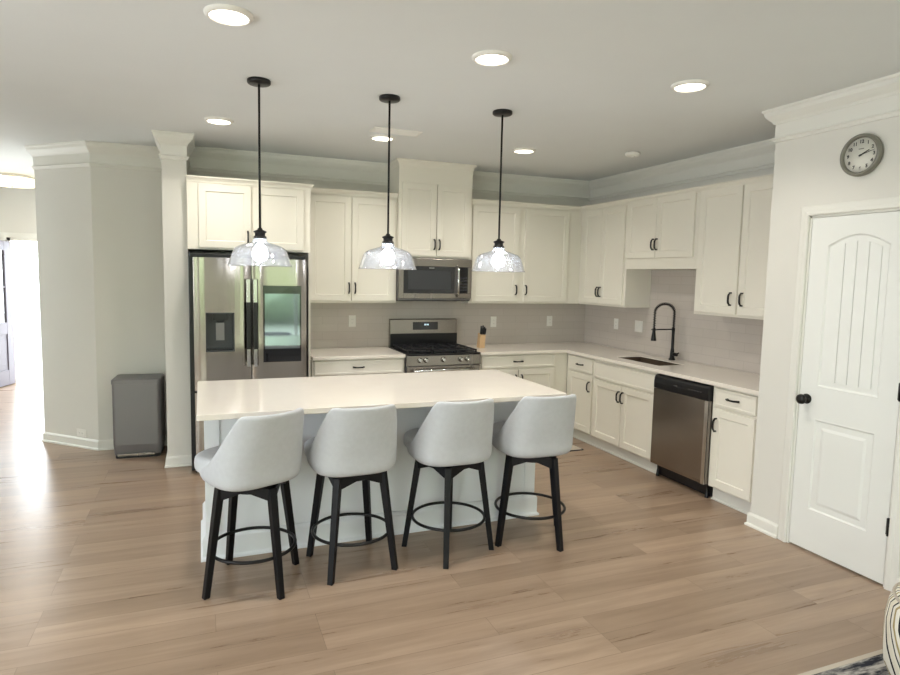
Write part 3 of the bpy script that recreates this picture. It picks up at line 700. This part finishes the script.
for i in range(4):
    a = bx0+.015+i*w4
    sh = shaker(-(a+w4-.004), -(a+.004), .125, .885, 0); 
    o = sh.build('cabinet_door', 'isl', t); o.rotation_euler = (0, 0, PI); o.location = (0, by1, 0)
    add_pull(o, -(a+w4/2)+(w4/2-.04)*(1 if i % 2 == 0 else -1)*-1, .80, -.02)
top = MB(); zt0, zt1 = .900, .930
top.loft([rr(ix0, ix1, iy0, iy1, zt0, .012, 3), rr(ix0, ix1, iy0, iy1, zt1, .012, 3)], True, True, True, sm=False)
top.build('quartz_top', 'quartz', t, bevel=.003)

# ------------------------------------------------------------ bar stools
def make_stool():
    t = thing('bar_stool', '', 'bar stool', (0, 0, 0), 0, 'upholstered bar stools along the island')
    hz, ft, tp = .556, .1875, .130
    lg = bpy.data.objects.new('leg_frame', None)
    for sx in (-1, 1):
        for sy in (-1, 1):
            m = MB(); rings = []
            for q in (0, .5, 1):
                z = hz*q+.0; c = ft+(tp-ft)*q; s2 = .0155+.0045*q
                dd_ = Vector((sx, sy, 0)).normalized(); pp = Vector((-dd_.y, dd_.x, 0)); C_ = Vector((sx*c, sy*c, z))
                rings.append([tuple(C_+dd_*a*s2+pp*b_*s2) for a, b_ in ((-1, -1), (1, -1), (1, 1), (-1, 1))])
            m.loft(rings, True, True, True, sm=False); m.build('leg', 'leg', t, bevel=.003)
    for k in range(4):
        m = MB(Matrix.Rotation(k*PI/2, 4, 'Z')); a = tp+.012
        m.prism([(-a, hz), (a, hz), (a, hz-.065), (a-.03, hz-.062), (.02, hz-.028), (-.02, hz-.028), (-a+.03, hz-.062), (-a, hz-.065)], lambda p, q, h: (p, h, q), -a-.006, -a+.018)
        m.build('apron', 'leg', t, bevel=.002)
    N = 48
    m = MB(); m.tube([(.218*math.cos(2*PI*k/N), .218*math.sin(2*PI*k/N), .2) for k in range(N)], .009, 10, closed=True); m.build('footrest_ring', 'black', t)
    m = MB(); m.lathe([(0, 0), (.11, 0), (.11, .012), (.05, .014), (.05, .03), (.12, .032), (.12, .05), (0, .05)], (0, 0, hz-.045), 28); m.build('swivel_plate', 'bplast', t)
    return t
def seat_parts(parent, rz):
    """upholstered bucket: shell with wrap back, loose cushion; -y is the back"""
    N = 64; zb = .557
    def radius(phi):   # phi = 0 at the back
        sx_, cy_ = math.sin(phi), -math.cos(phi)
        n_ = 3.0; a = .240; b_ = .215 if cy_ < 0 else .235
        return 1/((abs(sx_)/a)**n_+(abs(cy_)/b_)**n_)**(1/n_)
    def ztop(phi):
        q = abs((phi+PI) % (2*PI)-PI); d = math.degrees(q)
        s0 = min(1, max(0, (d-49)/(64)))
        e_ = (1-s0)**2.1 if s0 > .06 else 1-.122*(s0/.06)**1.7
        return .652+(.955-.652)*e_-.03*max(0, (d-104)/76)
    def point(phi, z, off):
        h = max(0, (z-.66)/.29); r_ = radius(phi)-off
        x = math.sin(phi)*r_*(1-.06*h**1.3); y = -math.cos(phi)*r_
        lean = .08*h*max(0, math.cos(phi)) - .0
        return (x, y-lean+.01, z)
    m = MB(); rings = []
    prof_o = [(.14, 0), (.05, .001), (.02, .010), (.005, .030), (0, .06)]
    K = 10
    for off, dz in prof_o:
        rings.append([point(2*PI*k/N, zb+dz, off) for k in range(N)])
    for j in range(1, K+1):
        rings.append([point(2*PI*k/N, (zb+.06)+(ztop(2*PI*k/N)-zb-.06-.012)*j/K, 0) for k in range(N)])
    for off, dz in ((.006, -.003), (.018, 0), (.032, -.003), (.04, -.014)):
        rings.append([point(2*PI*k/N, ztop(2*PI*k/N)+dz, off) for k in range(N)])
    for j in range(K-1, -1, -1):
        rings.append([point(2*PI*k/N, .60+(ztop(2*PI*k/N)-.014-.60)*j/K, .042+.01*(1-j/K)) for k in range(N)])
    m.loft(rings, True, True, True)
    T = Matrix.Rotation(rz, 4, 'Z')
    m.v = [T @ p for p in m.v]; sh = m.build('backrest', 'fabric', parent, sub=1)
    m = MB(T); rings = []
    for off, z in ((.075, .602), (.05, .61), (.045, .63), (.045, .668), (.055, .683), (.08, .692), (.14, .697)):
        rings.append([point(2*PI*k/N, min(z, .66), off-.10*max(0, -math.cos(2*PI*k/N))**.7)[:2]+(z,) for k in range(N)])
    m.loft(rings, True, True, True); m.build('seat_cushion', 'fabric', parent, sub=1)
stools = [(-3.9135, -2.752, -19.3, 24, 'grey upholstered bar stool at the left end of the island, turned furthest to the left'),
          (-3.374, -2.72, 8, 3, 'grey upholstered bar stool second from the left, its seat squarely facing the island'),
          (-2.78, -2.72, 21, 1, 'grey upholstered bar stool third from the left, one leg pointing straight at the viewer'),
          (-2.223, -2.725, -29, -2, 'grey upholstered bar stool at the right end of the island, nearest the dishwasher')]
proto = make_stool()
for i, (x, y, a, b_, lab) in enumerate(stools):
    o = proto if i == 0 else copy_tree(proto)
    if i == 0: base_kids = list(proto.children)
    o.location = (x, y, 0); o.rotation_euler = (0, 0, math.radians(a)); o['label'] = lab; stools[i] = (o, math.radians(b_-a))
for o, rz in stools: seat_parts(o, rz)

# ------------------------------------------------------------ pendants
def pendant():
    t = thing('pendant_light', '', 'pendant light', (0, 0, 0), 0, 'glass pendants in a row over the island')
    MB().lathe([(0, 0), (.063, 0), (.066, -.004), (.066, -.018), (.06, -.024), (.012, -.026), (0, -.026)], n=32).build('canopy', 'black', t)
    m = MB(); m.tube([(0, 0, -.02), (0, 0, -.85)], .0065, 12); m.build('rod', 'black', t)
    MB().lathe([(0, -.838), (.012, -.84), (.016, -.85), (.036, -.858), (.038, -.864), (.03, -.869), (.029, -.884), (.036, -.889), (.038, -.898), (.034, -.903), (0, -.904)], n=28).build('socket_cap', 'black', t)
    prof = [(.038, -.893), (.04, -.915), (.052, -.924), (.085, -.932), (.120, -.945), (.138, -.955), (.148, -.966), (.160, -.995), (.172, -1.03), (.180, -1.054), (.185, -1.060)]
    inn = [(r-.003, z-.002) for r, z in prof]
    MB().lathe(prof+inn[::-1], n=48, caps=False).build('glass_shade', 'glass', t)
    bl = MB().lathe([(0, -.904), (.014, -.906), (.016, -.93), (.030, -.945), (.042, -.968), (.046, -.99), (.042, -1.012), (.028, -1.03), (0, -1.037)], n=28).build('bulb', 'bulb', t)
    return t
pr = pendant()
for i, (x, y, lab) in enumerate([(-3.826, -2.265, 'glass pendant light over the left end of the island, in front of the refrigerator'),
                                 (-3.048, -2.268, 'middle glass pendant light over the island, in front of the microwave'),
                                 (-2.270, -2.272, 'glass pendant light over the right end of the island, right of the microwave')]):
    o = pr if i == 0 else copy_tree(pr)
    o.location = (x, y, H); o['label'] = lab
    l = bpy.data.lights.new('pendant_bulb', 'POINT'); l.energy = 1.3; l.color = (.97, .98, 1); l.shadow_soft_size = .04
    lo = bpy.data.objects.new('pendant_bulb', l); COL.objects.link(lo); lo.location = (x, y, H-1.05)

# ------------------------------------------------------------ recessed lights, smoke detector, vent
def can():
    t = thing('recessed_light', '', 'ceiling light', (0, 0, 0), 0, 'recessed ceiling lights')
    MB().lathe([(.102, 0), (.102, -.006), (.09, -.016), (.082, -.017), (.082, -.008), (.08, 0)], n=36, caps=False).build('trim_ring', 'plate', t)
    MB().lathe([(.083, -.009), (.05, -.011), (0, -.0115)], n=32, caps=False).build('lens', 'lampglow', t)
    return t
cn = can()
cans = [(-4.024, -3.156, 'recessed ceiling light nearest the top left of the picture, left of the first pendant'),
        (-2.778, -3.159, 'recessed ceiling light in front of the two right pendants, middle of the near row'),
        (-1.575, -3.225, 'recessed ceiling light at the right end of the near row'),
        (-4.014, -1.16, 'recessed ceiling light above the refrigerator cabinet, left of the first pendant rod'),
        (-2.782, -1.16, 'recessed ceiling light right behind the middle pendant rod, by the vent'),
        (-1.537, -1.231, 'recessed ceiling light of the far row, right of the third pendant rod')]
for i, (x, y, lab) in enumerate(cans):
    o = cn if i == 0 else copy_tree(cn); o.location = (x, y, H); o['label'] = lab
    area('recessed_lamp', (x, y, H-.02), (0, 0, 0), .15, .15, 8, (1, .94, .86), 'DISK', spread=2.4)
t = thing('smoke_detector', 'small white round smoke detector on the ceiling near the back corner', 'smoke detector', (-.64, -1.55, H))
MB().lathe([(0, 0), (.062, 0), (.066, -.008), (.062, -.022), (.045, -.03), (0, -.032)], n=32).build('housing', 'plate', t)
MB().lathe([(0, -.031), (.018, -.031), (.018, -.036), (0, -.037)], n=20).build('test_button', 'plate', t)
t = thing('air_vent', 'white ceiling air vent beside the middle pendant rod', 'vent', (-2.745, -1.41, H))
m = MB(); m.box(-.19, .19, -.075, -.055, -.008, -.0005); m.box(-.19, .19, .055, .075, -.008, -.0005); m.box(-.19, -.17, -.055, .055, -.008, -.0005); m.box(.17, .19, -.055, .055, -.008, -.0005); m.build('frame', 'plate', t)
m = MB()
for i in range(9):
    y = -.05+i*.0125; m.prism([(y, -.001), (y+.003, -.001), (y+.012, -.012), (y+.009, -.012)], lambda a, b, h: (h, a, b), -.17, .17)
m.build('louvres', 'plate', t)

# ------------------------------------------------------------ wall clock
t = thing('wall_clock', 'round grey-rimmed wall clock with numerals above the pantry door', 'clock', (PX-.001, -3.640, 2.360), RR); t.scale = (.94, 1, .94)
MB().lathe([(0, 0), (.118, 0), (.124, .012), (.122, .03), (.112, .038), (.102, .034), (.1, .018), (0, .018)], n=56, axis='y').build('rim', 'clockrim', t)
cf = MB().lathe([(0, .0185), (.1, .0185), (.1, .0195), (0, .0195)], n=48, axis='y').build('dial', 'clockface', t)
for n in range(1, 13):
    cu = bpy.data.curves.new('numeral', 'FONT'); cu.body = str(n); cu.size = .027; cu.align_x = 'CENTER'; cu.align_y = 'CENTER'; cu.extrude = .0004; cu.offset = .0011
    tmp = bpy.data.objects.new('tmp', cu); COL.objects.link(tmp); bpy.context.view_layer.update()
    me = bpy.data.meshes.new_from_object(tmp.evaluated_get(bpy.context.evaluated_depsgraph_get())); bpy.data.objects.remove(tmp)
    a = n*PI/6; me.transform(Tl((math.sin(a)*.078, -.0202, math.cos(a)*.078)) @ Matrix.Rotation(PI/2, 4, 'X')); me.materials.clear(); me.materials.append(M['ink'])
    o = bpy.data.objects.new('numeral', me); COL.objects.link(o); o.parent = cf
def hand(name, a, L, w_, y):
    m = MB(Matrix.Rotation(a, 4, 'Y')); m.prism([(-w_, -.012), (w_, -.012), (w_*.7, L), (-w_*.7, L)], lambda p, q, h: (p, h, q), y, y-.001); m.build(name, 'ink', t)
hand('hour_hand', math.radians(64), .055, .0035, -.0215); hand('minute_hand', math.radians(76), .085, .0018, -.0235)
MB().lathe([(0, .021), (.005, .021), (.005, .026), (0, .026)], n=14, axis='y').build('hub', 'ink', t)
m = MB(); m.box(-.016, .016, -.0203, -.0197, .034, .039); m.build('dial_mark', 'clockrim', cf)

# ------------------------------------------------------------ trash can
t = thing('trash_can', 'rectangular grey steel step trash can against the hall wall', 'trash can', (-4.885, -.165, 0), math.radians(-3.5))
tw, td = .385, .30
b = MB(); b.loft([rr(.008, tw-.008, .008, td-.008, .03, .03), rr(.0, tw, 0, td, .12, .03), rr(0, tw, 0, td, .655, .03)], True, True, True, sm=False); b.build('body', 'steel_dark', t)
b = MB(); b.loft([rr(-.004, tw+.004, -.006, td+.002, .657, .03), rr(-.004, tw+.004, -.006, td+.002, .69, .03), rr(.004, tw-.004, .002, td-.006, .698, .03)], True, True, True, sm=False); b.build('lid', 'steel_dark', t)
b = MB(); b.loft([rr(.012, tw-.012, .012, td-.012, 0, .03), rr(.012, tw-.012, .012, td-.012, .03, .03)], True, True, True, sm=False); b.build('base_ring', 'bplast', t)
b = MB(); b.box(.04, tw-.05, -.032, -.018, .03, .05); b.box(.05, .08, -.02, .012, .028, .042); b.box(tw-.09, tw-.06, -.02, .012, .028, .042); b.build('pedal', 'steel', t, bevel=.003)

# ------------------------------------------------------------ kitchen mat
m = MB(); m.loft([rr(-2.25, -.755, -1.16, -.70, .001, .03), rr(-2.25, -.755, -1.16, -.70, .010, .03)], True, True, True, sm=False)
o = m.build('kitchen_mat', 'rugedge'); tag(o, 'pale floor mat before the range, its corner showing behind the right stool', 'mat')
m = MB(); m.sweep([(-2.25, -1.16), (-2.25, -.70), (-.755, -.70), (-.755, -1.16)], [(0, .001), (-.004, .001), (-.004, .011), (.001, .011), (.001, .010)], xy, closed=True, side=-1); m.build('binding', 'bdark', o)
# ------------------------------------------------------------ rug and pouf
o = MB().box(-3.3, -.86, -6.6, -4.345, .001, .011).build('area_rug', 'rug'); tag(o, 'distressed grey and black area rug at the lower right corner', 'rug')
m = MB(); m.sweep([(-3.3, -6.6), (-3.3, -4.345), (-.86, -4.345), (-.86, -6.6)], [(-.02, .0112), (-.02, .0125), (.002, .0125), (.004, .001), (-.02, .001)], xy, closed=True, side=1); m.build('binding', 'rugedge', o)
t = thing('patterned_pouf', 'cream pouf with black and olive leaf pattern standing on the rug', 'pouf', (-1.335, -4.64, .0115))
prof = [(0, 0), (.19, 0), (.225, .015), (.243, .06), (.25, .14), (.25, .25), (.24, .32), (.215, .365), (.17, .385), (0, .395)]
MB().lathe(prof, n=48).build('cover', 'pouf', t)
m = MB(); m.tube([(.226*math.cos(2*PI*k/48), .226*math.sin(2*PI*k/48), .352) for k in range(48)], .006, 8, closed=True); m.build('piping', 'rugedge', t)
